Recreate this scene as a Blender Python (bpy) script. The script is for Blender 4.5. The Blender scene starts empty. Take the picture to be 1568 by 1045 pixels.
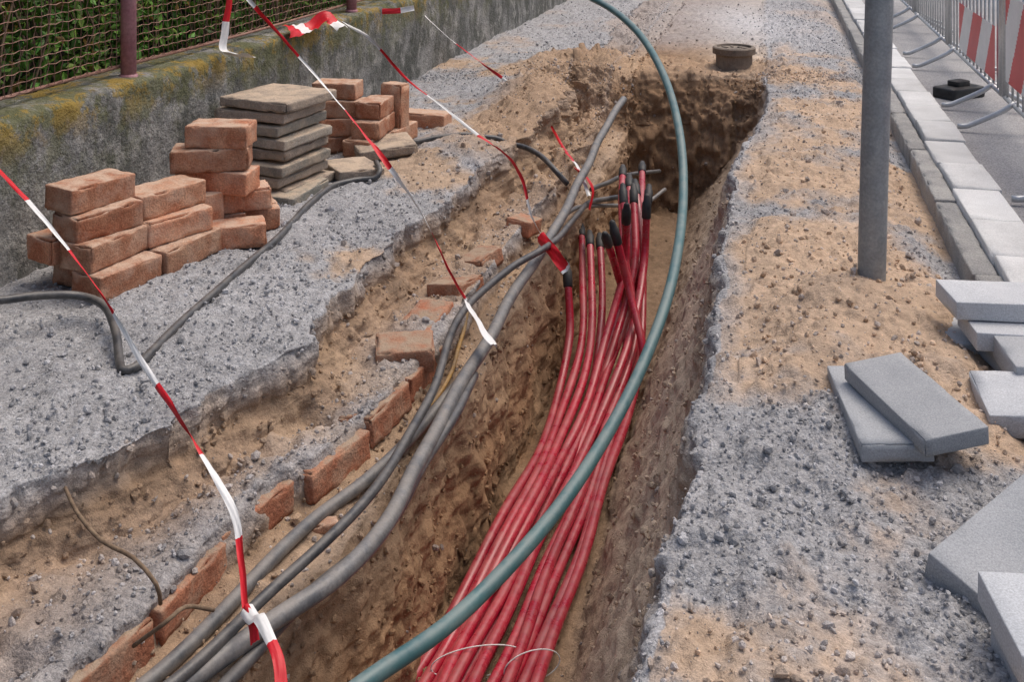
import bpy, math, random
import numpy as np
from mathutils import Vector, Matrix
from mathutils.bvhtree import BVHTree

random.seed(7); rng = np.random.default_rng(7)
# ------------------------------------------------------------------ survey helpers (metres)
# station: eye 1.6 m above ground, looking along +Y.  P() intersects a measured sight line with
# a horizontal plane of height z; D() gives the point of a sight line at distance y.
EYE = 1.6; F = 1700.0; SL = 0.233          # trench direction: dX/dY
def P(u, v, z=0.0):
    y = (EYE - z) * F / (v + 190.0)
    return Vector(((u - 784.0) * y / F, y, z))
def D(u, v, y):
    return Vector(((u - 784.0) * y / F, y, EYE - (v + 190.0) * y / F))

scene = bpy.context.scene
# ------------------------------------------------------------------ noise
def _h(ix, iy, iz, seed):
    n = (ix.astype(np.uint32) * np.uint32(374761393) + iy.astype(np.uint32) * np.uint32(668265263)
         + iz.astype(np.uint32) * np.uint32(2147483647) + np.uint32(seed * 974711 % 4294967295))
    n = (n ^ (n >> np.uint32(13))) * np.uint32(1274126177)
    n = (n ^ (n >> np.uint32(15))) * np.uint32(2246822519)
    return ((n ^ (n >> np.uint32(16))) & np.uint32(0xffffff)).astype(np.float32) / 8388607.5 - 1.0
def vn(x, y, z, seed=0):
    x = np.asarray(x, dtype=np.float64); y = np.asarray(y, dtype=np.float64) + 0 * x; z = np.asarray(z, dtype=np.float64) + 0 * x
    fx, fy, fz = np.floor(x), np.floor(y), np.floor(z)
    ix, iy, iz = fx.astype(np.int64), fy.astype(np.int64), fz.astype(np.int64)
    tx, ty, tz = x - fx, y - fy, z - fz
    tx = tx * tx * (3 - 2 * tx); ty = ty * ty * (3 - 2 * ty); tz = tz * tz * (3 - 2 * tz)
    def c(a, b, d): return _h(ix + a, iy + b, iz + d, seed)
    x00 = c(0,0,0) * (1 - tx) + c(1,0,0) * tx; x10 = c(0,1,0) * (1 - tx) + c(1,1,0) * tx
    x01 = c(0,0,1) * (1 - tx) + c(1,0,1) * tx; x11 = c(0,1,1) * (1 - tx) + c(1,1,1) * tx
    y0 = x00 * (1 - ty) + x10 * ty; y1 = x01 * (1 - ty) + x11 * ty
    return y0 * (1 - tz) + y1 * tz
def fbm(x, y, z, octv=3, seed=0, gain=0.5):
    s = 0; a = 1.0; k = 1.0; t = 0
    for i in range(octv):
        s = s + a * vn(x * k + 13.7 * i, y * k + 5.1 * i, z * k + 7.3 * i, seed + i); t += a; a *= gain; k *= 2.03
    return s / t

# ------------------------------------------------------------------ materials
def new_mat(name):
    m = bpy.data.materials.new(name); m.use_nodes = True
    nt = m.node_tree; b = nt.nodes["Principled BSDF"]
    return m, nt, b
def N(nt, t, **kw):
    n = nt.nodes.new(t)
    for k, v in kw.items():
        if k in n.inputs: n.inputs[k].default_value = v
        else: setattr(n, k, v)
    return n
def mixc(nt, fac, a, b, blend='MIX'):
    n = nt.nodes.new('ShaderNodeMix'); n.data_type = 'RGBA'; n.blend_type = blend
    for sock, val in ((n.inputs[0], fac), (n.inputs[6], a), (n.inputs[7], b)):
        if isinstance(val, bpy.types.NodeSocket): nt.links.new(val, sock)
        elif isinstance(val, (int, float)): sock.default_value = val
        else: sock.default_value = (val[0], val[1], val[2], 1)
    return n.outputs[2]
def ramp(nt, sock, lo, hi):
    n = nt.nodes.new('ShaderNodeMapRange'); n.inputs[1].default_value = lo; n.inputs[2].default_value = hi
    nt.links.new(sock, n.inputs[0]); return n.outputs[0]
def math_n(nt, op, a, b):
    n = nt.nodes.new('ShaderNodeMath'); n.operation = op
    for i, v in enumerate((a, b)):
        if isinstance(v, bpy.types.NodeSocket): nt.links.new(v, n.inputs[i])
        else: n.inputs[i].default_value = v
    return n.outputs[0]
def noise_s(nt, co, scale, detail=4, rough=.6):
    n = N(nt, 'ShaderNodeTexNoise'); n.inputs['Scale'].default_value = scale
    n.inputs['Detail'].default_value = detail; n.inputs['Roughness'].default_value = rough
    nt.links.new(co, n.inputs['Vector']); return n.outputs['Fac']
def pmat(name, c1, c2, scale=6, speck=0.25, sscale=180, rough=.85, bump=.3, bscale=60, bdist=.004,
         dust=None, dust_amt=.6, spec=.3, metallic=0, tint=True, extra=None):
    m, nt, b = new_mat(name)
    tc = N(nt, 'ShaderNodeTexCoord'); co = tc.outputs['Object']
    col = mixc(nt, ramp(nt, noise_s(nt, co, scale, 4), .35, .65), c1, c2)
    if speck:
        s = ramp(nt, noise_s(nt, co, sscale, 2), .3, .7)
        v = math_n(nt, 'ADD', math_n(nt, 'MULTIPLY', s, 2 * speck), 1 - speck)
        comb = nt.nodes.new('ShaderNodeCombineColor')
        for i in range(3): nt.links.new(v, comb.inputs[i])
        col = mixc(nt, 1.0, col, comb.outputs[0], 'MULTIPLY')
    if tint:
        a = N(nt, 'ShaderNodeAttribute', attribute_name='Col')
        col = mixc(nt, 1.0, col, a.outputs['Color'], 'MULTIPLY')
    if extra: col = extra(nt, co, col)
    if dust:
        g = N(nt, 'ShaderNodeNewGeometry'); sx = N(nt, 'ShaderNodeSeparateXYZ'); nt.links.new(g.outputs['Normal'], sx.inputs[0])
        up = ramp(nt, sx.outputs[2], .3, .95)
        d = math_n(nt, 'MULTIPLY', up, ramp(nt, noise_s(nt, co, 14, 5), .33, .58))
        d2 = math_n(nt, 'MULTIPLY', ramp(nt, noise_s(nt, co, 9, 5), .45, .7), .7)
        d = math_n(nt, 'MULTIPLY', math_n(nt, 'MAXIMUM', d, d2), dust_amt)
        col = mixc(nt, d, col, dust)
        r = math_n(nt, 'ADD', math_n(nt, 'MULTIPLY', d, .9 - rough if rough < .9 else 0), rough)
        nt.links.new(r, b.inputs['Roughness'])
    else: b.inputs['Roughness'].default_value = rough
    nt.links.new(col, b.inputs['Base Color'])
    b.inputs['Metallic'].default_value = metallic
    b.inputs['Specular IOR Level'].default_value = spec
    if bump:
        bn = N(nt, 'ShaderNodeBump'); bn.inputs['Strength'].default_value = bump; bn.inputs['Distance'].default_value = bdist
        nt.links.new(noise_s(nt, co, bscale, 4, .7), bn.inputs['Height']); nt.links.new(bn.outputs[0], b.inputs['Normal'])
    return m

def soil_mat():
    m, nt, b = new_mat('soil_gravel')
    co = N(nt, 'ShaderNodeTexCoord').outputs['Object']
    a = N(nt, 'ShaderNodeAttribute', attribute_name='Col').outputs['Color']
    g = N(nt, 'ShaderNodeAttribute', attribute_name='grav').outputs['Fac']
    v1 = N(nt, 'ShaderNodeTexVoronoi'); v1.inputs['Scale'].default_value = 95; nt.links.new(co, v1.inputs['Vector'])
    v2 = N(nt, 'ShaderNodeTexVoronoi'); v2.inputs['Scale'].default_value = 210; nt.links.new(co, v2.inputs['Vector'])
    def bw(s):
        n = N(nt, 'ShaderNodeSeparateColor'); nt.links.new(s, n.inputs[0]); return n.outputs[0]
    r1 = bw(v1.outputs['Color']); r2 = bw(v2.outputs['Color'])
    cell = math_n(nt, 'ADD', math_n(nt, 'MULTIPLY', r1, .5), math_n(nt, 'MULTIPLY', r2, .5))
    val = math_n(nt, 'ADD', math_n(nt, 'MULTIPLY', cell, .75), .63)
    fine = ramp(nt, noise_s(nt, co, 300, 2, .7), .3, .7)
    med = ramp(nt, noise_s(nt, co, 22, 4, .65), .3, .7)
    vs = math_n(nt, 'ADD', math_n(nt, 'MULTIPLY', fine, .35), math_n(nt, 'ADD', math_n(nt, 'MULTIPLY', med, .42), .63))
    mx = nt.nodes.new('ShaderNodeMix'); nt.links.new(g, mx.inputs[0]); nt.links.new(vs, mx.inputs[2]); nt.links.new(math_n(nt, 'MULTIPLY', val, vs), mx.inputs[3])
    comb = nt.nodes.new('ShaderNodeCombineColor')
    for i in range(3): nt.links.new(mx.outputs[0], comb.inputs[i])
    col = mixc(nt, 1.0, a, comb.outputs[0], 'MULTIPLY')
    nt.links.new(col, b.inputs['Base Color']); b.inputs['Roughness'].default_value = .95; b.inputs['Specular IOR Level'].default_value = .15
    h = math_n(nt, 'ADD', math_n(nt, 'MULTIPLY', math_n(nt, 'MULTIPLY', v1.outputs['Distance'], -.6), g), math_n(nt, 'MULTIPLY', noise_s(nt, co, 75, 4, .8), 1.2))
    bn = N(nt, 'ShaderNodeBump'); bn.inputs['Strength'].default_value = .8; bn.inputs['Distance'].default_value = .011
    nt.links.new(h, bn.inputs['Height']); nt.links.new(bn.outputs[0], b.inputs['Normal'])
    return m
SOIL = soil_mat()

def moss_extra(nt, co, col):
    sx = N(nt, 'ShaderNodeSeparateXYZ'); nt.links.new(co, sx.inputs[0]); z = sx.outputs[2]
    mp = N(nt, 'ShaderNodeMapping'); mp.inputs['Scale'].default_value = (5, 5, 2.5); nt.links.new(co, mp.inputs[0])
    streak = ramp(nt, noise_s(nt, mp.outputs[0], 1.0, 8, .68), .44, .56)
    col = mixc(nt, math_n(nt, 'MULTIPLY', streak, .8), col, (.085, .088, .075))
    sp = ramp(nt, noise_s(nt, co, 6, 7, .72), .54, .62)
    col = mixc(nt, math_n(nt, 'MULTIPLY', sp, .6), col, (.42, .405, .375))
    mo = math_n(nt, 'MULTIPLY', ramp(nt, noise_s(nt, co, 4, 6, .72), .47, .55), ramp(nt, z, .22, .60))
    col = mixc(nt, math_n(nt, 'MULTIPLY', mo, .75), col, (.12, .125, .045))
    li = math_n(nt, 'MULTIPLY', ramp(nt, noise_s(nt, co, 5, 7, .78), .50, .56), ramp(nt, z, .46, .64))
    return mixc(nt, math_n(nt, 'MULTIPLY', li, .85), col, (.33, .22, .045))
M_wall = pmat('old_concrete_wall', (.21,.208,.20), (.31,.30,.28), 3, .35, 90, .95, 1.0, 35, .025, extra=moss_extra, tint=False)
M_brick = pmat('old_brick', (.41,.165,.09), (.53,.285,.175), 11, .28, 150, .92, .9, 70, .007, dust=(.58,.43,.325), dust_amt=.85)
M_brickd = pmat('soiled_brick', (.38,.15,.085), (.46,.22,.13), 9, .25, 150, .95, .9, 60, .01, dust=(.38,.28,.20), dust_amt=1.0)
M_oldslab = pmat('old_concrete_slab', (.29,.26,.22), (.40,.35,.29), 8, .28, 160, .95, .9, 60, .008, dust=(.58,.45,.33), dust_amt=.8)
M_newslab = pmat('concrete_paver', (.42,.435,.45), (.51,.52,.53), 4, .2, 240, .9, .5, 220, .002)
M_kerbw = pmat('pale_kerb_concrete', (.62,.62,.61), (.73,.73,.72), 5, .16, 200, .9, .4, 150, .002)
M_kerbg = pmat('grey_kerb_concrete', (.28,.275,.27), (.38,.37,.35), 7, .25, 150, .92, .8, 60, .008)
M_asph = pmat('road_surface', (.28,.275,.28), (.36,.35,.345), 1.5, .4, 130, .93, .7, 160, .004, tint=False)
M_red = pmat('red_conduit_plastic', (.46,.010,.034), (.34,.008,.026), 5, .12, 60, .22, .18, 22, .004, dust=(.52,.28,.24), dust_amt=.30, spec=.6)
M_green = pmat('green_hose_plastic', (.05,.125,.135), (.065,.155,.16), 4, .06, 80, .3, .08, 40, .002, dust=(.32,.33,.30), dust_amt=.4, spec=.5, tint=False)
M_cab = pmat('dusty_cable', (.035,.037,.042), (.07,.07,.073), 18, .2, 120, .33, .4, 50, .004, dust=(.30,.26,.22), dust_amt=.34, spec=.55)
M_cab2 = pmat('grey_pipe', (.085,.088,.094), (.15,.147,.146), 18, .2, 120, .36, .4, 50, .004, dust=(.36,.31,.26), dust_amt=.42, spec=.55)
M_blk = pmat('black_rubber', (.018,.02,.022), (.03,.032,.035), 20, .1, 120, .45, .2, 60, .003, dust=(.22,.19,.16), dust_amt=.25)
M_galv = pmat('galvanised_steel', (.25,.275,.29), (.33,.35,.36), 14, .14, 90, .5, .2, 60, .001, metallic=.3, spec=.5, dust=(.38,.35,.31), dust_amt=.25, tint=False)
M_bar = pmat('zinc_tube', (.45,.46,.47), (.55,.56,.57), 9, .08, 90, .4, .1, 60, .001, metallic=.5, tint=False)
M_post = pmat('mauve_paint', (.34,.15,.18), (.40,.21,.23), 14, .2, 60, .6, .4, 60, .002, tint=False)
M_rust = pmat('rusty_wire', (.24,.12,.09), (.34,.20,.16), 20, .2, 90, .85, 0, tint=False)
M_tw = pmat('white_tape', (.84,.83,.81), (.76,.75,.73), 6, .04, 60, .45, .2, 30, .002, tint=False)
M_tr = pmat('red_tape', (.66,.02,.03), (.58,.015,.025), 6, .04, 60, .4, .2, 30, .002, tint=False)
M_leaf = pmat('hedge_leaf', (.045,.115,.02), (.10,.20,.035), 4, .25, 30, .5, 0, dust=None)
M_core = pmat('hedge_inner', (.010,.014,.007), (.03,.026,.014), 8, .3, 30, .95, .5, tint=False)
M_root = pmat('bark', (.15,.10,.065), (.24,.17,.11), 30, .2, 100, .9, .5, 80, .004, tint=False)
M_iron = pmat('cast_iron', (.11,.09,.075), (.19,.145,.11), 14, .2, 90, .8, .5, 60, .006, dust=(.33,.28,.23), dust_amt=.7, tint=False)

# ------------------------------------------------------------------ mesh helpers
def finish(name, V, Fc, mats, midx=None, cols=None, smooth=True, grav=None):
    me = bpy.data.meshes.new(name)
    V = np.asarray(V, dtype=np.float32)
    if isinstance(Fc, np.ndarray):
        nf, k = Fc.shape
        me.vertices.add(len(V)); me.vertices.foreach_set('co', V.ravel())
        me.loops.add(nf * k); me.loops.foreach_set('vertex_index', Fc.astype(np.int32).ravel())
        me.polygons.add(nf); me.polygons.foreach_set('loop_start', np.arange(0, nf * k, k, dtype=np.int32))
        me.update(calc_edges=True)
    else:
        me.from_pydata([tuple(map(float, v)) for v in V], [], Fc)
    for m in mats: me.materials.append(m)
    if midx is not None: me.polygons.foreach_set('material_index', np.asarray(midx, dtype=np.int32))
    me.polygons.foreach_set('use_smooth', np.full(len(me.polygons), smooth))
    c = np.ones((len(V), 4), dtype=np.float32)
    if cols is not None: c[:, :3] = cols
    at = me.color_attributes.new('Col', 'FLOAT_COLOR', 'POINT'); at.data.foreach_set('color', c.ravel())
    if grav is not None:
        ga = me.attributes.new('grav', 'FLOAT', 'POINT'); ga.data.foreach_set('value', np.asarray(grav, dtype=np.float32))
    me.update()
    o = bpy.data.objects.new(name, me); scene.collection.objects.link(o); return o

def rbox(L, W, T, r=.008, amp=.002, seed=0, n=(9, 6, 4), chip=0.0):
    dims = (L / 2, W / 2, T / 2); ax = []
    for h, k in zip(dims, n):
        rr = min(r, h * .45)
        ax.append(np.concatenate([[-h, -h + rr * .4], np.linspace(-h + rr, h - rr, k), [h - rr * .4, h]]))
    vd = {}; V = []; Fs = []
    def vid(p):
        k = (round(p[0], 5), round(p[1], 5), round(p[2], 5))
        if k not in vd: vd[k] = len(V); V.append(p)
        return vd[k]
    for a in range(3):
        b, c = (a + 1) % 3, (a + 2) % 3
        for s in (-1, 1):
            ids = []
            for x in ax[b]:
                row = []
                for y in ax[c]:
                    p = [0, 0, 0]; p[a] = s * dims[a]; p[b] = x; p[c] = y; row.append(vid(tuple(p)))
                ids.append(row)
            for i in range(len(ids) - 1):
                for j in range(len(ids[0]) - 1):
                    q = [ids[i][j], ids[i+1][j], ids[i+1][j+1], ids[i][j+1]]
                    Fs.append(q if s > 0 else q[::-1])
    V = np.array(V); hd = np.array(dims); rr = np.minimum(r, hd * .45)
    core = np.clip(V, -(hd - rr), hd - rr); d = V - core; ln = np.linalg.norm(d, axis=1, keepdims=True)
    dirn = d / np.maximum(ln, 1e-9); V = core + dirn * rr
    o = seed * 3.71
    nz = fbm(V[:,0]*28+o, V[:,1]*28+o, V[:,2]*28, 3, seed % 50)
    edge = (np.sum(np.abs(d) > rr * .3, axis=1) >= 2)
    V = V + dirn * (nz * amp)[:, None]
    if chip:
        cz = np.clip(fbm(V[:,0]*14+o, V[:,1]*14-o, V[:,2]*14, 2, 3 + seed % 40) - .12, 0, 1)
        V = V - dirn * (cz * chip * edge * 2.4)[:, None]
    return V, Fs
def rotm(rz, rx=0, ry=0):
    return np.array((Matrix.Rotation(rz, 3, 'Z') @ Matrix.Rotation(rx, 3, 'X') @ Matrix.Rotation(ry, 3, 'Y')))
class MB:
    def __init__(s): s.V = []; s.F = []; s.C = []; s.M = []; s.n = 0
    def add(s, V, Fs, loc=(0,0,0), R=None, tint=(1,1,1), mat=0):
        V = np.asarray(V)
        if R is not None: V = V @ R.T
        V = V + np.array(loc)
        s.V.append(V); s.F += [[i + s.n for i in f] for f in Fs]; s.C.append(np.tile(np.array(tint), (len(V), 1)))
        s.M += [mat] * len(Fs); s.n += len(V)
    def box(s, loc, dims, rz=0, rx=0, ry=0, r=.008, amp=.002, tint=None, mat=0, n=(9,6,4), chip=0):
        if tint is None:
            k = random.uniform(.70, 1.18); q = random.uniform(-.14, .09); tint = (k, k * (1 + q), k * (1 + q * 1.4))
        V, Fs = rbox(*dims, r=r, amp=amp, seed=random.randint(0, 9999), n=n, chip=chip)
        s.add(V, Fs, loc, rotm(rz, rx, ry), tint, mat)
    def build(s, name, mats, smooth=True):
        return finish(name, np.vstack(s.V), s.F, mats, s.M, np.vstack(s.C), smooth)
def catmull(pts, step=.03):
    p = [np.array(q, dtype=float) for q in pts]; p = [2*p[0]-p[1]] + p + [2*p[-1]-p[-2]]; out = []
    for i in range(1, len(p) - 2):
        n = max(2, int(np.linalg.norm(p[i+1] - p[i]) / step))
        for k in range(n):
            t = k / n; a, b, c, d = p[i-1], p[i], p[i+1], p[i+2]
            m1 = (c - a) * .5; m2 = (d - b) * .5
            L = np.linalg.norm(c - b)
            for m in (m1, m2):
                ml = np.linalg.norm(m)
                if ml > L * 1.1: m *= L * 1.1 / ml
            out.append((2*t**3-3*t**2+1)*b + (t**3-2*t**2+t)*m1 + (-2*t**3+3*t**2)*c + (t**3-t**2)*m2)
    out.append(p[-2]); return np.array(out)
def frames(C):
    T = np.gradient(C, axis=0); T /= np.maximum(np.linalg.norm(T, axis=1, keepdims=True), 1e-9)
    Nn = np.zeros_like(C); up = np.array([0, 0, 1.0])
    if abs(T[0] @ up) > .95: up = np.array([1.0, 0, 0])
    n = up - T[0] * (up @ T[0]); n /= np.linalg.norm(n)
    for i in range(len(C)):
        n = n - T[i] * (n @ T[i]); n /= max(np.linalg.norm(n), 1e-9); Nn[i] = n
    return T, Nn, np.cross(T, Nn)
def sweep(C, rad, k=12):
    T, A, B = frames(C); n = len(C); rad = np.broadcast_to(rad, (n,))
    th = np.linspace(0, 2*np.pi, k, endpoint=False)
    V = C[:, None, :] + rad[:, None, None] * (np.cos(th)[None, :, None] * A[:, None, :] + np.sin(th)[None, :, None] * B[:, None, :])
    V = V.reshape(-1, 3); Fs = []
    for i in range(n - 1):
        for j in range(k):
            j2 = (j + 1) % k; Fs.append([i*k+j, i*k+j2, (i+1)*k+j2, (i+1)*k+j])
    Fs.append([j for j in range(k)][::-1]); Fs.append([(n-1)*k + j for j in range(k)])
    return V, Fs

# ------------------------------------------------------------------ ground sheet with the trench
Ys  = np.array([-14, 1.8, 2.4, 2.8, 3.25, 3.55, 3.8, 4.15, 4.6, 5.4, 6.0, 6.7, 7.5, 8.3, 8.62, 8.76, 8.95, 200])
E1x = np.array([-2.1,-2.1,-2.05,-1.98,-1.80,-1.74,-1.63,-1.68,-1.65,-1.62,-1.58,-1.42,-1.42,-1.5,-1.6,-1.6,-1.6,-1.6])
E2x = np.array([-1.65,-1.62,-1.58,-1.52,-1.47,-1.36,-1.31,-1.29,-1.28,-1.27,-1.25,-1.22,-1.22,-1.25,-1.25,-1.25,-1.25,-1.25])
LPx = np.array([-1.42,-1.38,-1.35,-1.30,-1.22,-1.19,-1.18,-1.17,-1.16,-1.15,-1.14,-1.12,-1.1,-1.1,-1.1,-1.1,-1.1,-1.1])
RLx = np.array([-.27,-.27,-.24,-.20,-.20,-.19,-.19,-.19,-.20,-.20,-.19,-.12,-.04,-.03,-.03,-.03,-.03,-.03])
DPz = np.array([1,1,1,1,1,1,1,1,1,1,1,1,1,1,1,.35,0,0])
rows = np.unique(np.concatenate([np.linspace(-14, 1.5, 50, endpoint=False), np.geomspace(1.5, 15, 780, endpoint=False), np.linspace(8.58, 8.98, 70), np.geomspace(15, 180, 60)]))
R = len(rows)
def it(a): return np.interp(rows, Ys, a)
e1, e2, lp, rl, dp = map(it, (E1x, E2x, LPx, RLx, DPz))
e1 = e1 + .13 * fbm(rows * 3.2, 1.3, 0, 5, 11, .6) ; e2 = e2 + .03 * fbm(rows * 4, 4.3, 0, 4, 12)
lp = lp + .035 * fbm(rows * 4, 8.3, 0, 4, 13); rl = rl + .06 * fbm(rows * 3.0, 3.9, 0, 5, 14, .6)
one = np.ones(R)
G = np.array([.365,.36,.366]); Tn = np.array([.53,.39,.28]); Bn = np.array([.35,.215,.125]); BT = np.array([.43,.295,.195]); SD = np.array([.53,.42,.325])
nodes = [ # x0, z, colour, gravel factor, relief amp, columns to next
 (-140*one, 0*one, G, .6, .2, 24),
 (-6*one, 0*one, G, .6, .3, 20),
 (-2.95*one, .01*one, G, 1, .5, 130),
 (e1-.35, .02*one, G, 1, .9, 90),
 (e1, -.005*one, G*1.05, .9, .7, 56),
 (e1+.01, -.13*dp, BT*.72, .2, 1.1, 34),
 (e1+.09, -.21*dp, BT*.75+G*.1, .4, 1.5, 70),
 (e2-.02, -.19*dp, G*.85+BT*.12, .9, .9, 26),
 (e2+.015, -.31*dp, BT*.75, .2, .6, 50),
 (lp-.02, -.33*dp, Tn*.85, .3, .8, 16),
 (lp+.01, -.37*dp, BT, .1, .7, 70),
 (lp+.02, -.68*dp, Bn, .1, 1.0, 70),
 (np.minimum(lp+.06, -1.10), -.98*dp, Bn*.85, .2, .8, 56),  # wall foot: soil brown, darkened in colour as trench shade
 (-.66*one, -1.0*dp, BT*.8, .3, .7, 60),
 (-.44*one+(rl+.2)*.7, -.62*dp, SD*.95, .15, .55, 50),
 (rl-.09, -.32*dp, SD*1.03, .1, .55, 26),
 (rl-.035, -.11*dp, SD*.85, .3, .8, 24),
 (rl, 0*one, G*1.05, .9, .8, 50),
 (rl+.22, .02*one, G*.6+Tn*.4, .7, 1, 150),
 (.62*one, .01*one, Tn*.7+G*.3, .5, .9, 40),
 (.76*one, -.05*one, BT, .4, .4, 12),
 (.95*one, -.05*one, G, .4, .1, 12),
 (8*one, -.03*one, G, .4, .1, 20),
 (140*one, 0*one, G, .4, .3, 0)]
NK = len(nodes)
cols_t = []
for k, nd in enumerate(nodes[:-1]):
    cols_t += [(k, j / nd[5]) for j in range(nd[5])]
cols_t.append((NK - 2, 1.0))
kk = np.array([c[0] for c in cols_t]); tt = np.array([c[1] for c in cols_t])
g0 = (kk == 0); tt = np.where(g0, 1 - (1 - tt) ** 3, tt); gl = (kk == NK - 2); tt = np.where(gl, tt ** 3, tt)
NX = np.array([n[0] for n in nodes]).T; NZ = np.array([n[1] for n in nodes]).T
NC = np.array([n[2] for n in nodes]); NG = np.array([n[3] for n in nodes]); NA = np.array([n[4] for n in nodes])
X = NX[:, kk] * (1 - tt) + NX[:, kk + 1] * tt
Z = NZ[:, kk] * (1 - tt) + NZ[:, kk + 1] * tt
def sm(a, w=5):
    out = a.copy(); c = np.cumsum(np.pad(a, ((0,0),(1,0))), axis=1)
    out[:, w:-w-1] = (c[:, 2*w+1:-1] - c[:, :-2*w-2])[:, :a.shape[1]-2*w-1] / (2*w+1); return out
lo, hi = np.searchsorted(kk, 3), np.searchsorted(kk, NK - 5)
X[:, lo:hi] = sm(X, 3)[:, lo:hi]; Z[:, lo:hi] = sm(Z, 3)[:, lo:hi]
Y = np.repeat(rows[:, None], X.shape[1], axis=1)
Cc = NC[kk] * (1 - tt)[:, None] + NC[kk + 1] * tt[:, None]
Gv = np.repeat((NG[kk] * (1 - tt) + NG[kk + 1] * tt)[None], R, 0)
Am = np.repeat((NA[kk] * (1 - tt) + NA[kk + 1] * tt)[None], R, 0)
X0 = X.copy(); Y0 = Y.copy()
# ragged head of the trench
Y = Y + (.28*fbm(X0*2.2, 0, 0, 4, 17, .6) + .10*np.clip(X0 + .5, -.5, .5)) * np.exp(-((Y - 8.75)/.35)**2)
X = X + SL * Y
def mound(cx, cy, a, r, r2=None, left=False):
    global Z
    m = a * np.exp(-(((X - cx) / r) ** 2 + ((Y - cy) / (r2 or r)) ** 2))
    Z += m * (np.clip((-1.15 - X0) / .15, 0, 1) if left else np.clip((X0 + .1) / .3, 0, 1) * np.clip((.75 - X0) / .2, 0, 1))
mound(1.30, 4.05, .08, .34, .35); mound(.95, 3.6, .07, .28); mound(1.5, 3.3, .05, .3, .4); mound(1.1, 6.2, .09, .4, .6); mound(.75, 4.7, .06, .2, .5); mound(1.6, 7.3, .08, .3, .5); mound(1.05, 5.1, .05, .15, .4)
mound(.15, 7.6, .16, .3, .9, True); mound(.55, 9.2, .13, .5, .5, True); mound(-.3, 6.4, .07, .25, .5, True)
base_nz = fbm(X*1.6, Y*1.6, Z*1.6, 3, 21)
def grads(A): return np.gradient(A, axis=0), np.gradient(A, axis=1)
def normals():
    ax, bx = grads(X); ay, by = grads(Y); az, bz = grads(Z)
    n = np.stack([by*az - bz*ay, bz*ax - bx*az, bx*ay - by*ax], -1)
    return n / np.maximum(np.linalg.norm(n, axis=-1, keepdims=True), 1e-12)
Nn = normals()
near = np.clip((22 - Y) / 8, 0, 1) * np.clip((Y + 4) / 2, 0, 1)
flat = np.clip((Nn[..., 2] - .4) * 2, 0, 1)
dug = np.clip((X0 + 2.0) / .3, 0, 1) * np.clip((-1.0 - X0) / .2, 0, 1) * np.clip((Y - 6.0) / .6, 0, 1) * np.clip((10.0 - Y) / .8, 0, 1)
dug = np.maximum(dug, np.clip((X0 + 2.0) / .3, 0, 1)*np.clip((Y - 8.7)/.2, 0, 1)*np.clip((9.9 - Y)/.5, 0, 1)*np.clip((.3 - X0)/.3, 0, 1))
head = np.exp(-((Y0 - 8.75)/.22)**2) * np.clip((X0 + 1.25)/.1, 0, 1) * np.clip((.1 - X0)/.1, 0, 1)
Am = Am * (1 + .9 * dug); Am = np.maximum(Am, 1.9*head)
disp = Am * near * (.030 * base_nz + .028 * fbm(X*7, Y*7, Z*7, 3, 31) + .013 * fbm(X*26, Y*26, Z*26, 3, 41, .6))
disp += near * Am * (X0 > -.1) * .022 * fbm(X*4.2, Y*4.2, 0, 3, 35)
rough_face = (1 - flat) * Am * near
disp += rough_face * (.034 * fbm(X*8, Y*8, Z*12, 3, 51) + .020 * fbm(X*24, Y*24, Z*6, 3, 52))
cl = np.clip(fbm(X*17, Y*17, Z*17, 2, 61) - .10, 0, 1); disp += Am * near * cl * .040 * (.35 + .65*flat)
pit = np.clip(fbm(X*4, Y*4, 0, 3, 66) - .1, 0, 1) * np.clip((X0 - e1[:, None] - .04) / .1, 0, 1) * np.clip((e2[:, None] - .05 - X0) / .1, 0, 1)
disp -= pit * .24 * near
X = X + Nn[..., 0]*disp; Y = Y + Nn[..., 1]*disp; Z = Z + Nn[..., 2]*disp
Nn = normals()
def ss(a, lo, hi): t = np.clip((a - lo) / (hi - lo), 0, 1); return t*t*(3-2*t)
C = np.repeat(Cc[None], R, 0)
pn = fbm(X*1.7, Y*1.7, Z*2, 5, 71, .65)
isR = (X0 > rl[:, None] + .02) & (X0 < .8); isL = X0 < e1[:, None]
rb = np.interp(rows, [0, 2.5, 2.9, 3.5, 5.8, 7.2, 8.6, 30], [-.34, -.26, -.02, .38, .30, .14, -.05, -.4])[:, None]
mT = ss(pn + rb, -.14, .28)
edgeg = ss(rl[:, None] + .09 + .18*fbm(X*3, Y*3, 0, 4, 72) - X0, -.05, .07)
mT = mT * (1 - .65*edgeg)
Cr = G * (1 - mT[..., None]) + Tn * mT[..., None]
C = np.where(isR[..., None], Cr, C); Gv = np.where(isR, .95 - .65*mT, Gv)
lb = np.interp(rows, [0, 2.8, 4, 6, 8, 12, 30], [-.05, -.2, -.3, -.05, .2, -.2, -.4])[:, None]
mL = np.maximum(ss(pn + lb + .2*ss(X0, -2.1, -1.6)*ss(rows[:, None], 4, 6), -.05, .28), dug*.9)
C = np.where(isL[..., None], G*(1-mL[..., None]) + (Tn*.85)*mL[..., None], C); Gv = np.where(isL, .95-.6*mL, Gv)
st = (~isR & ~isL & (X0 < .8))
shelf = (X0 > e1[:, None] + .05) & (X0 < e2[:, None] - .02)
brn = ss(rows[:, None] + .6*pn, 4.2, 4.9)*shelf; C = C*(1-.7*brn[..., None]) + BT*.9*.7*brn[..., None]
C = C*(1-.75*dug[..., None]*(Z > -.3)[..., None]) + (BT*.95)*.75*dug[..., None]*(Z > -.3)[..., None]
vv = 1 + .26*fbm(X*5, Y*5, Z*8, 4, 81)
C = C * np.where(st, vv, 1 + .16*fbm(X*4, Y*4, Z*4, 4, 82))[..., None]
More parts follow.
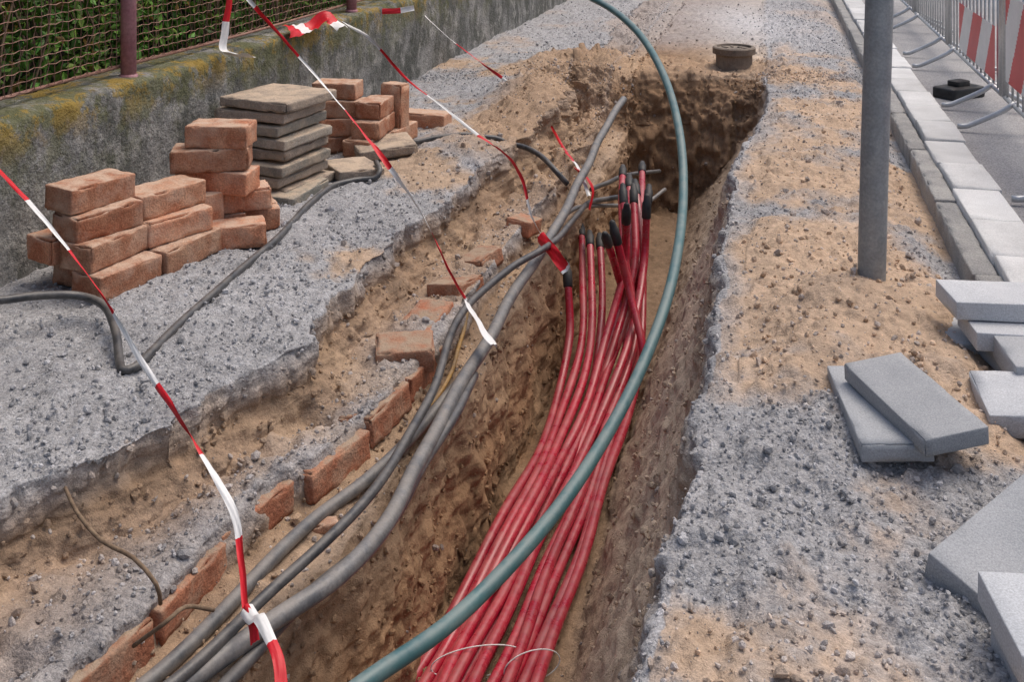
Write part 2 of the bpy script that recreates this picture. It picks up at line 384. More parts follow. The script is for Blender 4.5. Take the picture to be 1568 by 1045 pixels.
dk = (st & (X0 < -.95) & (Z < -.35)); strat = 1 - .16*ss(vn(X*1.2, Y*1.2, Z*22, 91), .1, .7)
stain = 1 - .38*ss(fbm(X*6, Y*6, Z*2.2, 4, 92), .05, .5)
C = C * np.where(dk, strat*stain, 1)[..., None]
pale = ss(fbm(X*3, Y*3, Z*3, 4, 93), .05, .4)*(st & (X0 < -.9)); C = C*(1-.3*pale[..., None]) + .3*pale[..., None]*np.array([.55,.39,.25])
head_shade = np.clip(head*1.5, 0, 1)*(Z < -.02); C = C*(1-.85*head_shade[..., None]) + (Bn*.68)*.85*head_shade[..., None]  # brown soil of the head, with the cavity's shade painted into it
deep_shade = ss(-Z, .35, 1.0)*ss(Y, 5.5, 8); C = C*(1-.30*deep_shade[..., None])  # shade painted into the colour, growing with depth along the far trench
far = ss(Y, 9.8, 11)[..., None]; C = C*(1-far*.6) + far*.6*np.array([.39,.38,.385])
sp = np.exp(-(((X-2.65)/.55)**2 + ((Y-12.0)/1.6)**2)); C = C*(1-.8*sp[..., None]) + .8*sp[..., None]*np.array([.56,.55,.56])
C = np.clip(C, .02, .8)
nr, nc = X.shape
idx = np.arange(nr*nc).reshape(nr, nc)
Fq = np.stack([idx[:-1,:-1], idx[:-1,1:], idx[1:,1:], idx[1:,:-1]], -1).reshape(-1, 4)
Vt = np.stack([X, Y, Z], -1).reshape(-1, 3)
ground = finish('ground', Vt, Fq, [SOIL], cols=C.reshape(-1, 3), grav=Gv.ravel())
bpy.context.view_layer.update()
bvh = BVHTree.FromObject(ground, bpy.context.evaluated_depsgraph_get())
def gz(x, y, d=0.0):
    h = bvh.ray_cast(Vector((x, y, 3)), Vector((0, 0, -1))); return h[0].z if h[0] else d
def gmean(x, y, r=.1):
    return sum(gz(x + a*r, y + b*r) for a in (-1,0,1) for b in (-1,0,1)) / 9

# ------------------------------------------------------------------ loose stones and clods
t_ = (1 + 5**.5) / 2
ico = np.array([(-1,t_,0),(1,t_,0),(-1,-t_,0),(1,-t_,0),(0,-1,t_),(0,1,t_),(0,-1,-t_),(0,1,-t_),(t_,0,-1),(t_,0,1),(-t_,0,-1),(-t_,0,1)]) / math.sqrt(1+t_*t_)
icf = np.array([(0,11,5),(0,5,1),(0,1,7),(0,7,10),(0,10,11),(1,5,9),(5,11,4),(11,10,2),(10,7,6),(7,1,8),(3,9,4),(3,4,2),(3,2,6),(3,6,8),(3,8,9),(4,9,5),(2,4,11),(6,2,10),(8,6,7),(9,8,1)])
def scatter(name, count, mask, smin, smax, bright=(.7, 1.5), grey=.5, power=2.5, seed=1):
    r = np.random.default_rng(seed)
    cand = np.flatnonzero(mask.ravel()); w = mask.ravel()[cand].astype(float); w /= w.sum()
    ch = r.choice(cand, count, p=w)
    p = Vt[ch] + r.normal(0, .006, (count, 3)); nrm = Nn.reshape(-1, 3)[ch]
    s = smin + (smax - smin) * r.random(count) ** power
    base = ico[None] * (1 + r.uniform(-.28, .28, (count, 12, 1)))
    sc = r.uniform(.55, 1.2, (count, 1, 3)); base = base * sc
    q = r.normal(size=(count, 4)); q /= np.linalg.norm(q, axis=1, keepdims=True); a, b, c, d = q.T
    Rm = np.stack([1-2*(c*c+d*d), 2*(b*c-a*d), 2*(b*d+a*c), 2*(b*c+a*d), 1-2*(b*b+d*d), 2*(c*d-a*b), 2*(b*d-a*c), 2*(c*d+a*b), 1-2*(b*b+c*c)], -1).reshape(count, 3, 3)
    V = np.einsum('nij,nkj->nki', Rm, base) * s[:, None, None] * .5 + (p + nrm * (s * .10)[:, None])[:, None, :]
    col = C.reshape(-1, 3)[ch]; k = r.uniform(*bright, count)[:, None]
    gm = (r.random(count) < grey)[:, None]; gg = np.array([.38,.375,.382])[None]
    col = np.where(gm, col*.45 + gg*.55, col) * k
    Fx = (icf[None] + (np.arange(count) * 12)[:, None, None]).reshape(-1, 3)
    return finish(name, V.reshape(-1, 3), Fx, [SOIL], cols=np.clip(np.repeat(col, 12, 0), .02, .85), smooth=False, grav=np.zeros(count*12))
vis = (Y > 1.9) & (Y < 14) & (X0 < .76) & (X0 > -3.0)
tops = vis & (Nn[..., 2] > .75)
wt = tops * (.12 + Gv**1.5) * np.where((X0 > -1.15) & (X0 < -.3), .2, 1)
scatter('gravel', 44000, wt, .004, .018, (.85, 1.6), .65, 2.6, 3)
scatter('soil_clods', 16000, vis * np.where(Nn[..., 2] < .8, 1.0, .4) * (X0 < .7), .004, .030, (.85, 1.18), .06, 3.2, 4)
scatter('rubble', 800, tops * (((X0 > -2.2) & (X0 < -1.2)) | (X0 > -.3)), .016, .042, (.95, 1.5), .5, 2.8, 5)

# ------------------------------------------------------------------ boundary wall, fence, hedge
WS = .27
def wx(y): return -1.96 + WS * (y - 4.25)
def build_wall():
    ys = np.concatenate([np.linspace(-4, 3, 30, endpoint=False), np.geomspace(3, 16, 420), np.linspace(16.2, 40, 40)])
    prof = []
    H0 = .655; TH = .33
    for z in np.linspace(-.25, H0 - .02, 46): prof.append((0, z))
    prof += [(.006, H0 - .008), (.02, H0)]
    for x in np.linspace(.04, TH - .03, 22): prof.append((x, H0 + .008 * math.sin(x / TH * math.pi)))
    prof += [(TH - .01, H0 - .006), (TH, H0 - .02), (TH, .3), (TH, -.25)]
    prof = np.array(prof); Yw = np.repeat(ys[:, None], len(prof), 1)
    Xw = np.array([wx(y) for y in ys])[:, None] - prof[:, 0][None]; Zw = np.repeat(prof[:, 1][None], len(ys), 0)
    d = .012*fbm(Xw*3, Yw*3, Zw*3, 3, 101) + .012*fbm(Xw*14, Yw*14, Zw*14, 4, 102, .6)
    ch = np.clip(fbm(Xw*9, Yw*9, Zw*9, 3, 103) - .1, 0, 1)
    front = (prof[:, 0] < .03)[None]
    nearedge = np.exp(-((Zw - H0) / .05) ** 2)
    Xw = Xw + np.where(front, d - ch*.06*nearedge, 0); Zw = Zw + np.where(Zw > H0-.03, d*.8 - ch*.035*front, 0)
    i = np.arange(Xw.size).reshape(Xw.shape)
    Fw = np.stack([i[:-1,:-1], i[1:,:-1], i[1:,1:], i[:-1,1:]], -1).reshape(-1, 4)
    return finish('concrete_wall', np.stack([Xw, Yw, Zw], -1).reshape(-1, 3), Fw, [M_wall])
build_wall()
FD = .15
def fpt(y, z): return np.array([wx(y) - FD, y, z])
def build_fence():
    par = bpy.data.objects.new('wire_fence', None); scene.collection.objects.link(par)
    V = []; Fs = []; n = 0
    def wire(pts, r):
        nonlocal n
        k = 3; m = len(pts)
        d = pts[-1] - pts[0]; d /= np.linalg.norm(d)
        a = np.cross(d, [0.31, .2, .93] if abs(d[2]) < .5 else [1, 0, 0]); a /= np.linalg.norm(a); b = np.cross(d, a)
        for p in pts:
            for j in range(k):
                t = 2*math.pi*j/k; V.append(p + r*(math.cos(t)*a + math.sin(t)*b))
        for i in range(m-1):
            for j in range(k):
                Fs.append([n+i*k+j, n+i*k+(j+1)%k, n+(i+1)*k+(j+1)%k, n+(i+1)*k+j])
        n += m*k
    cell = .042; ys = np.arange(2.2, 17, cell); zs = np.arange(.71, 1.75, cell)
    for i, y in enumerate(ys):
        pts = []
        for j, z in enumerate(zs):
            sg = .006 * math.sin(y*2.1 + z*3); off = .003 * (-1)**(i+j)
            p = fpt(y + sg + .003*(-1)**j, z); p[0] += off + .012*math.sin(y*1.3+z*2); pts.append(p)
        wire(pts, .0018)
    for j, z in enumerate(zs):
        pts = []
        for i, y in enumerate(ys):
            p = fpt(y, z + .006*math.sin(y*3.3+z*5) + .003*(-1)**i); p[0] += .012*math.sin(y*1.3+z*2) - .003*(-1)**(i+j); pts.append(p)
        wire(pts, .0018)
    o = finish('woven_wire', np.array(V), np.array(Fs), [M_rust], smooth=False); o.parent = par
    for zz, rr, mm in ((.70, .008, M_rust), (1.76, .012, M_post)):
        C_ = np.array([fpt(y, zz + .006*math.sin(y*1.7)) for y in np.linspace(2.0, 17.2, 60)])
        v, f = sweep(C_, rr, 8); o = finish('rail', v, f, [mm]); o.parent = par
    for y in (2.6, 5.22, 7.75, 10.3, 12.9, 15.4):
        b = fpt(y, .6); b[0] += .045
        v, f = sweep(np.array([b, b+[0,0,.6], b+[0,0,1.25]]), .036, 20); o = finish('post', v, f, [M_post]); o.parent = par
        v, f = sweep(np.array([b+[0,0,.045], b+[0,0,.06], b+[0,0,.07]]), [.043,.045,.038], 20); o = finish('collar', v, f, [M_post]); o.parent = par
build_fence()
def build_hedge():
    r = np.random.default_rng(5); n = 90000
    yy = 2 + 15*r.random(n)**1.15; dep = .12 + .75*r.random(n)**1.4; zz = -.1 + 2.3*r.random(n)
    dn = fbm(yy*2.2, zz*2.2, dep*2.2, 3, 7); keep = dn > -.2; yy, dep, zz = yy[keep], dep[keep], zz[keep]; dn = dn[keep]; n = len(yy)
    xx = wx(yy) - .33 - dep
    cen = np.stack([xx, yy, zz], -1)
    a = r.normal(size=(n,3)); a /= np.linalg.norm(a, axis=1, keepdims=True)
    b = np.cross(a, r.normal(size=(n,3))); b /= np.linalg.norm(b, axis=1, keepdims=True)
    nn = np.cross(a, b)
    L = r.uniform(.018, .040, n)[:, None]; W = L*.5
    V = np.stack([cen - a*L, cen + b*W + nn*L*.15, cen + a*L, cen - b*W + nn*L*.15], 1).reshape(-1, 3)
    Fx = (np.array([[0,1,2],[0,2,3]])[None] + (np.arange(n)*4)[:, None, None]).reshape(-1, 3)
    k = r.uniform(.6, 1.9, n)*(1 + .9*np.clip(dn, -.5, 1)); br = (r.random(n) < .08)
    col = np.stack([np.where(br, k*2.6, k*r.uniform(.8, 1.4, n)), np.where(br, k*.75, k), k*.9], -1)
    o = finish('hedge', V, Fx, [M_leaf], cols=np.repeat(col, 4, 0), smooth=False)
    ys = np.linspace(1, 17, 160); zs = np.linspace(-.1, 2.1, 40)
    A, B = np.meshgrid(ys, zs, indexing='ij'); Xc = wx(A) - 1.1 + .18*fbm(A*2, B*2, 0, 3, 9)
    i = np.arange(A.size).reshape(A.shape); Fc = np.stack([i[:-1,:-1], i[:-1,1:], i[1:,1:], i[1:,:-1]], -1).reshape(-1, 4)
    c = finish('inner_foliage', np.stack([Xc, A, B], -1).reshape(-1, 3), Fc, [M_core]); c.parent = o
    mb = MB()
    for q in range(180):
        y = random.uniform(2.5, 16); x = wx(y) - random.uniform(.42, .9); p = np.array([x, y, -.1]); pts = [p]
        for s_ in range(6): p = p + np.array([random.gauss(0,.07), random.gauss(0,.14), random.uniform(.25,.4)]); pts.append(p)
        v, f = sweep(np.array(pts), np.linspace(.009, .003, 7), 5); mb.add(v, f)
    t = mb.build('twigs', [M_root]); t.parent = o
build_hedge()

# ------------------------------------------------------------------ kerb, edging blocks, road
ang = math.atan2(1, SL)
def along(x0, y, z): return Vector((x0 + SL*y, y, z))
mb = MB(); y = .4
while y < 30:
    L = 1.0; k = random.uniform(.85, 1.1); mb.box(along(.835 + random.uniform(-.006,.006), y + L/2*math.sin(ang), -.065 + random.uniform(-.006,.004)), (L-.012, .10, .25), rz=ang + random.uniform(-.006,.006), r=.010, amp=.004, n=(30,4,6), chip=.016, tint=(k,k,k))
    y += L*math.sin(ang)
mb.build('kerb', [M_kerbg])
mb = MB(); y = .5
while y < 30:
    L = .5; k = random.uniform(.82, 1.04)
    mb.box(along(1.0 + random.uniform(-.010,.010), y + L/2*math.sin(ang), .03 + random.uniform(-.008,.006)), (L-.008, .215, .12), rz=ang + random.uniform(-.016,.016), r=.008, amp=.0012, tint=(k,k,k), n=(10,6,4), chip=.006)
    y += L*math.sin(ang)
mb.build('edging_blocks', [M_kerbw])
ysr = np.geomspace(1, 41, 80) - 3; xs = np.linspace(0, 1, 40)**1.6*9
A, B = np.meshgrid(ysr, xs, indexing='ij'); Xr = 1.12 + B + SL*A; Zr = .012 + .006*fbm(Xr, A, 0, 3, 5)
i = np.arange(A.size).reshape(A.shape); Fr = np.stack([i[:-1,:-1], i[:-1,1:], i[1:,1:], i[1:,:-1]], -1).reshape(-1, 4)
finish('road', np.stack([Xr, A, Zr], -1).reshape(-1, 3), Fr, [M_asph])

# ------------------------------------------------------------------ steel pole
b = P(1333, 440, .04); g = gz(b.x, b.y) - .15
pts = np.array([[b.x, b.y, g], [b.x+.016, b.y, .55], [b.x+.034, b.y, 1.15], [b.x+.09, b.y, 3.2]])
v, f = sweep(catmull(pts, .1), .052, 32); pole = finish('steel_pole', v, f, [M_galv])
v, f = sweep(np.array([pts[-1], pts[-1]+[0,0,.02], pts[-1]+[0,0,.035]]), [.056,.056,.03], 24); c = finish('cap', v, f, [M_blk]); c.parent = pole

# ------------------------------------------------------------------ bricks and slabs
BD = (.32, .165, .098)
def stack(name, items, mat=M_brick, dims=BD, amp=.005, chip=.030, r=.008, jit=7):
    mb = MB()
    for it_ in items:
        (x, y, z, rz) = it_[:4]; d = it_[4] if len(it_) > 4 else dims; tl = it_[5] if len(it_) > 5 else (random.uniform(-.03,.03), random.uniform(-.03,.03))
        d = tuple(q * random.uniform(.92, 1.04) for q in d[:2]) + (d[2],)
        mb.box((x + random.uniform(-.008,.008), y + random.uniform(-.008,.008), z), d, math.radians(rz + random.uniform(-jit, jit)), tl[0], tl[1], r=r, amp=amp, chip=chip, n=(18, 10, 7))
    return mb.build(name, [mat])
h = .049
g1 = gmean(-1.55, 4.25)
stack('brick_stack', [(-1.50,4.24,g1+h,58),(-1.66,4.40,g1+h,64),(-1.57,4.27,g1+3*h,62),(-1.72,4.36,g1+3*h,56),(-1.60,4.31,g1+5*h,52),(-1.64,4.34,g1+7*h,62)])
g2 = gmean(-1.42, 4.55)
stack('brick_stack', [(-1.36,4.52,g2+h,60),(-1.50,4.60,g2+h,66),(-1.40,4.55,g2+3*h,57),(-1.45,4.58,g2+5*h,62)])
g2 = gmean(-1.2, 4.75)
stack('brick', [(-1.35,4.80,g2+.10,40,(.165,.15,.21)), (-1.19,4.73,g2+h,12,(.26,.15,.098))])
g3 = gmean(-1.2, 4.95)
stack('brick_stack', [(-1.17,4.97,g3+h,25,(.26,.15,.095)),(-1.24,5.02,g3+h,20),(-1.21,4.92,g3+3*h,24,(.27,.15,.095)),(-1.33,4.9,g3+h,14),(-1.34,4.9,g3+3*h,8),
   (-1.30,4.88,g3+5*h,-4,(.32,.16,.098)),(-1.31,4.87,g3+7*h,8,(.33,.165,.098)),(-1.28,4.88,g3+9*h,-5,(.28,.16,.098))])
g4 = gmean(-1.2, 5.6)
its = []
for i in range(8):
    its.append((-1.22 + random.uniform(-.03,.03), 5.64 + random.uniform(-.03,.03), g4 + .033 + i*.0595, -24, (.44,.42,.048), (random.uniform(-.014,.014), random.uniform(-.014,.014))))
its.append((-1.16, 5.5, g4 + .028, -14, (.4,.36,.05)))
stack('paving_slab_stack', its, M_oldslab, chip=.022, amp=.005, jit=4)
g5 = gmean(-.9, 6.35)
stack('brick_stack', [(-.98,6.42,g5+h,20),(-.83,6.35,g5+h,70),(-.96,6.42,g5+3*h,10),(-.80,6.40,g5+3*h,75),(-.98,6.42,g5+5*h,5,(.28,.16,.098)),(-.79,6.42,g5+5*h,80,(.26,.15,.098)),(-.70,6.6,g5+h,65),(-.70,6.6,g5+.22,60,(.1,.16,.26)),(-1.02,6.45,g5+7*h,-6,(.27,.15,.095))])
stack('brick', [(-.575,7.04,gz(-.575,7.04)+.045,-8,(.36,.17,.1))])
stack('concrete_slab', [(-.72,6.25,gz(-.72,6.25)+.03,12,(.34,.3,.055),(.05,-.06)), (-.84,5.85,gz(-.84,5.85)+.02,30,(.26,.26,.05),(.03,.05))], M_oldslab, chip=.02)
led = []
for (u, v_, z, rz, d) in [(617,540,-.19,10,(.21,.16,.09)),(650,500,-.22,68,(.26,.15,.09)),(700,455,-.25,72,(.28,.15,.09)),(738,418,-.27,64,(.2,.14,.08)),(800,355,-.25,60,(.18,.13,.08))]:
    p = P(u, v_, z); led.append((p.x, p.y, max(z, gz(p.x, p.y) - .024), rz, d, (random.uniform(-.22,.22), random.uniform(-.18,.18))))
stack('ledge_bricks', led, M_brickd, jit=8)
mb = MB()
yv = 2.45
while yv < 4.5:
    yc = yv + .15; xa, xb = np.interp(yv, rows, e2), np.interp(yv+.3, rows, e2)
    hd = math.atan2(.3, (xb - xa) + SL*.3)
    k = random.uniform(.7, 1.0)
    mb.box((np.interp(yc, rows, e2) - .055 + SL*yc, yc, -.264 + random.uniform(-.016,.006)), (.315,.13,.10), hd + random.uniform(-.05,.05), random.uniform(-.12,.05), random.uniform(-.03,.03), tint=(k,k*.95,k*.92), amp=.007, chip=.035, n=(18,8,7))
    yv += .312
mb.build('buried_brick_course', [M_brickd])
p = P(493, 778, -.27); stack('brick_fragment', [(p.x, p.y, gz(p.x,p.y)+.012, 20, (.09,.05,.03))])
def slab(name, items):
    mb = MB()
    for (x, y_, z, rz, d, rx, ry, k) in items:
        mb.box((x, y_, z), d, math.radians(rz), math.radians(rx), math.radians(ry), r=.004, amp=.0008, tint=(k,k,k*1.01), n=(14,8,4), chip=.008)
    return mb.build(name, [M_newslab])
SD_ = (.50, .21, .06)
gs = gmean(1.08, 3.15)
slab('paving_slab', [(1.125,3.12,gs+.088,-78,(.42,.19,.05),5,3,.72)])
slab('paving_slab', [(1.045,3.18,gs+.034,-95,(.46,.19,.05),3,1,.82)])
slab('paving_slab_stack', [(1.715,3.74,.165,-3,SD_,0,1,1.15),(1.75,3.64,.10,-6,SD_,0,1,1.12),(1.80,3.60,.04,2,(.5,.22,.06),0,0,.9),(1.785,3.46,.085,-5,(.5,.24,.075),4,0,.85),
   (1.72,3.80,.02,2,(.5,.24,.06),0,0,.9),(1.63,3.25,.05,-9,(.5,.24,.07),6,-3,1.1),(1.66,3.33,-.01,3,(.46,.24,.06),0,0,.8)])
slab('paving_slab', [(1.215,2.52,.04,38,(.50,.30,.09),16,-8,.76)])
slab('paving_slab_stack', [(1.20,2.20,.10,-4,(.46,.24,.065),3,0,1.1),(1.215,2.16,.03,-2,(.46,.26,.06),2,0,.95)])

# ------------------------------------------------------------------ red conduits
tubes = [
 [(560,1150),(655,1010),(765,800),(845,640),(872,520),(870,425)],
 [(590,1150),(676,1000),(780,800),(860,640),(893,500),(887,355)],
 [(605,1150),(692,1000),(795,800),(874,640),(905,500),(902,368)],
 [(625,1150),(706,1000),(808,800),(888,640),(922,500),(920,372)],
 [(640,1150),(720,1000),(822,800),(905,620),(950,480),(953,400),(951,264)],
 [(655,1150),(733,1000),(834,800),(915,620),(958,480),(966,400),(963,280)],
 [(670,1150),(746,1000),(846,790),(930,610),(968,480),(978,400),(985,258)],
 [(700,1150),(770,1020),(858,820),(942,620),(975,480),(990,400),(994,300)],
 [(730,1150),(795,1020),(872,830),(952,600),(962,480),(948,420),(930,368)],
 [(750,1150),(815,1010),(882,860),(962,600),(982,520),(982,400),(974,290)],
 [(775,1150),(838,1000),(892,860),(972,590),(983,540),(962,440),(942,360)],
 [(635,1150),(700,1010),(812,790),(900,610),(935,500),(958,400),(956,300)],
 [(650,1150),(716,1010),(828,790),(918,600),(948,500),(971,400),(970,300)],
 [(690,1150),(738,1010),(842,800),(925,630),(962,520),(985,400),(989,320)],
 [(735,1150),(785,1020),(868,810),(946,600),(972,500),(960,400),(960,330)]]
pr = bpy.data.objects.new('red_conduit_bundle', None); scene.collection.objects.link(pr)
zl0 = [-.965,-.955,-.96,-.96,-.955,-.955,-.95,-.95,-.945,-.945,-.935,-.92,-.915,-.915,-.92]
for i, tb in enumerate(tubes):
    n = len(tb); tall = n == 7; pts = []
    for j, (u, v_) in enumerate(tb):
        z = zl0[i]
        ends = {1: (-.20 if tall else -.46), 2: (-.46 if tall else -.70), 3: (-.70 if tall else -.86), 4: -.86}
        fe = n - j
        if fe in ends: z = max(z, ends[fe]) + .012*(i % 3)
        if i >= 11 and fe <= 4: z += .03
        pts.append(P(u, v_, z))
    Cv = catmull(pts, .04); Cv[:, 0] += .007*np.sin(Cv[:, 1]*3 + i*1.7) + .005*np.sin(Cv[:, 1]*7 + i)
    rad = .0200 + .0008*np.sin(np.linspace(0, 30, len(Cv)) + i)
    v, f = sweep(Cv, rad, 14); k = random.uniform(.75, 1.12)
    o = finish('conduit', v, f, [M_red], cols=np.tile([k,k,k*1.1], (len(v),1))); o.parent = pr
    d = Cv[-1] - Cv[-3]; d /= np.linalg.norm(d); e = Cv[-1]
    cp = np.array([e - d*.05, e - d*.045, e + d*.03, e + d*.04, e + d*.07, e + d*.08])
    v, f = sweep(cp, [.021,.0245,.0245,.019,.015,.004], 14); o = finish('end_cap', v, f, [M_blk]); o.parent = pr
for (c, rx_) in (((732,1015),.15),((815,1022),.09)):
    p = P(c[0], c[1], -.93); th = np.linspace(0, 2*np.pi, 40)
    ring = np.array([[p.x + rx_*math.cos(t), p.y + .03*math.cos(t)+.01, -.935 + .05*math.sin(t)] for t in th])
    v, f = sweep(ring, .0020, 6); o = finish('cable_tie', v, f, [M_tw]); o.parent = pr

# ------------------------------------------------------------------ green hose
hp = [D(380,1180,2.3), D(560,1045,2.5), D(700,945,2.75), D(838,800,3.1), D(930,665,3.5), D(992,540,3.9), D(1030,425,4.3), D(1046,305,4.9), D(1040,200,5.4), D(1014,110,6.0), D(970,42,6.6), D(908,-2,7.2), D(820,-30,7.9), D(630,-40,9.0)]
v, f = sweep(catmull(hp, .05), .0205, 20); finish('green_hose', v, f, [M_green])

# ------------------------------------------------------------------ cables on the ledge
def cable(name, pts, r, mat, drape=False, k=12, tint=1.0, wob=.004):
    Cv = catmull(pts, .03)
    if drape:
        gzs = np.array([gz(c[0], c[1], c[2]) for c in Cv]) + r*.7
        w = 9; pad = np.pad(gzs, (w, w), mode='edge'); gm = np.array([pad[i:i+2*w+1].mean() for i in range(len(gzs))])
        g = np.maximum(gm, gzs - .01); pad = np.pad(g, (3, 3), mode='edge'); g = np.array([pad[i:i+7].mean() for i in range(len(g))])
        Cv[:, 2] = np.maximum(g, Cv[:, 2]) if drape == 'up' else g
    Cv[:, 0] += wob*np.sin(Cv[:, 1]*9 + r*999)
    v, f = sweep(Cv, r, k); return finish(name, v, f, [mat], cols=np.full((len(v),3), tint))
cable('grey_pipe', [P(150,1150,-.29),P(290,1045,-.29),P(415,955,-.28),P(520,880,-.27),P(600,790,-.27),P(645,700,-.27),P(692,612,-.26),P(742,530,-.24),P(795,435,-.22),P(845,360,-.18),P(890,272,-.11),P(930,190,-.02),P(955,152,.04)], .0245, M_cab2, wob=.004, tint=1.15)
cable('grey_pipe', [P(150,1110,-.31),P(262,1015,-.31),P(395,880,-.30),P(478,800,-.30),P(560,735,-.30),P(640,660,-.29),P(700,590,-.27),P(735,545,-.27)], .020, M_cab2, wob=.004, tint=.9)
cable('black_cable', [P(100,1160,-.26),P(265,1045,-.26),P(400,920,-.25),P(500,830,-.24),P(570,752,-.23),P(630,662,-.22),P(662,600,-.21),P(688,520,-.17),P(722,462,-.15),P(780,412,-.14),P(838,378,-.14),P(872,345,-.2),P(900,312,-.28),P(945,302,-.33)], .0155, M_cab, tint=.9)
cable('black_cable', [P(240,1150,-.32),P(370,1025,-.32),P(480,905,-.31),P(560,838,-.31),P(612,780,-.30),P(655,700,-.29),P(700,628,-.28),P(728,575,-.28)], .0175, M_cab, tint=1.3)
cable('grey_cable', [P(828,380,-.2),P(850,345,-.22),P(885,318,-.26),P(930,315,-.38),P(985,312,-.5),P(1018,290,-.48)], .012, M_cab2)
cable('grey_cable', [P(905,290,-.2),P(925,282,-.3),P(960,268,-.42),P(1010,262,-.5)], .014, M_cab)
cable('yellow_cable', [P(640,650,-.28),P(668,610,-.29),P(690,570,-.28),P(700,540,-.27),P(712,505,-.25),P(716,480,-.22)], .008, pmat('ochre_insulation', (.35,.20,.05), (.28,.15,.04), 20, .2, 90, .6, .2, 60, .002, dust=(.4,.3,.2)))
q = [D(-160,470,3.6), D(0,460,3.75), D(60,453,3.85), D(120,453,3.95), D(160,468,3.9), D(178,505,3.75), D(182,545,3.62), P(186,572,.02), P(208,566,.02), P(250,530,.02), P(330,455,.02), P(400,395,.02), P(450,345,.02), P(505,292,.02), P(545,281,.02), P(572,276,.03), D(582,262,5.75), D(577,248,5.85)]
cable('black_cable', q, .0145, M_cab, drape='up', tint=.85)
q = [P(628,232,.03),P(680,226,.03),P(740,224,.02),P(790,222,.02),P(825,236,.0),P(850,262,-.05),P(868,282,-.12)]
cable('black_cable', q, .0155, M_cab, drape='up', tint=.7)
cable('tree_root', [P(100,748,-.02),P(125,790,.0),P(160,830,.0),P(205,855,.0),P(238,895,-.03),P(246,925,-.1)], .005, M_root, wob=.006)
cable('tree_root', [P(205,990,-.2),P(250,955,-.1),P(285,930,-.12),P(330,935,-.2)], .005, M_root, wob=.006)

# ------------------------------------------------------------------ barrier tape
def tape(name, pts, w=.026, seg=.24, ph=0.0, seed=0, twist=1.0):
    Cv = catmull(pts, .015); T, A, B = frames(Cv); s = np.concatenate([[0], np.cumsum(np.linalg.norm(np.diff(Cv, axis=0), axis=1))])
    th = seed*1.3 + twist*(1.1*np.sin(s*2.3 + seed) + .8*np.sin(s*5.1 + seed*2)); ww = w*(.45 + .55*np.abs(np.sin(s*1.9 + seed*.7)))
    dirv = np.cos(th)[:, None]*A + np.sin(th)[:, None]*B; nrm = np.cross(T, dirv)
    V = []; Fs = []; M = []; k = 7
    for i in range(len(Cv)):
        for j in range(k):
            q_ = (j/(k-1) - .5); V.append(Cv[i] + dirv[i]*q_*ww[i] + nrm[i]*(.06*ww[i]*math.sin(j*2.2 + s[i]*45 + seed) + .25*ww[i]*(q_*q_*4 - .5)*math.sin(s[i]*9+seed)))
    for i in range(len(Cv)-1):
        for j in range(k-1):
            a = i*k + j; Fs.append([a, a+1, a+k+1, a+k]); M.append(int((s[i] + ph)/seg) % 2)
    return finish(name, np.array(V), Fs, [M_tr, M_tw], M)
tape('barrier_tape', [D(-160,110,4.3), D(0,262,3.95), D(80,352,3.75), D(160,457,3.55), D(215,552,3.4), D(290,665,3.2), D(355,778,3.0), D(370,860,2.85), D(376,932,2.72)], .022, .30, .0, 1)
tape('barrier_tape', [D(376,932,2.72), D(388,948,2.68), D(396,945,2.66), D(412,975,2.6), D(426,1010,2.55), D(432,1060,2.5)], .055, .16, .16, 4, .6)
tape('barrier_tape', [D(374,930,2.72), D(386,955,2.68), D(390,985,2.64)], .035, .3, .0, 5, .6)
tape('barrier_tape', [D(340,-60,6.2), D(382,0,6.0), D(480,112,5.6), D(560,208,5.3), D(640,318,4.9), D(690,418,4.55), D(714,462,4.35)], .026, .45, .5, 2)
tape('barrier_tape', [D(714,462,4.35), D(728,485,4.3), D(742,508,4.25), D(758,530,4.2)], .075, .5, .5, 3, .4)
tape('barrier_tape', [D(520,30,7.4), D(570,62,7.1), D(620,118,6.8), D(680,165,6.4), D(730,205,6.1), D(775,238,5.85), D(800,275,5.7), D(814,330,5.5), D(832,365,5.3)], .022, .6, .7, 6)
tape('barrier_tape', [D(826,362,5.3), D(846,385,5.2), D(868,414,5.1)], .055, .22, .0, 2, .3)
tape('barrier_tape', [D(640,14,9.0), D(690,60,8.6), D(740,98,8.2), D(820,160,7.5), D(862,225,6.9), D(888,262,6.5), D(902,300,6.3)], .022, .7, .8, 8)
tape('barrier_tape', [D(880,258,6.5), D(895,268,6.4), D(908,290,6.35), D(903,322,6.3)], .05, .5, .02, 3, .5)
tape('barrier_tape', [D(358,-60,5.85), D(352,0,5.85), D(345,45,5.84), D(342,76,5.82), D(362,84,5.76), D(388,86,5.68)], .055, .42, .10, 9, .4)
tape('barrier_tape', [D(440,46,6.5), D(475,42,6.88), D(500,24,6.95), D(512,34,6.95), D(525,42,6.9)], .10, .2, .02, 1.4, .5)
tape('barrier_tape', [D(585,17,7.75), D(610,16,7.75), D(634,12,7.75)], .04, .14, .02, 2.2, .5)

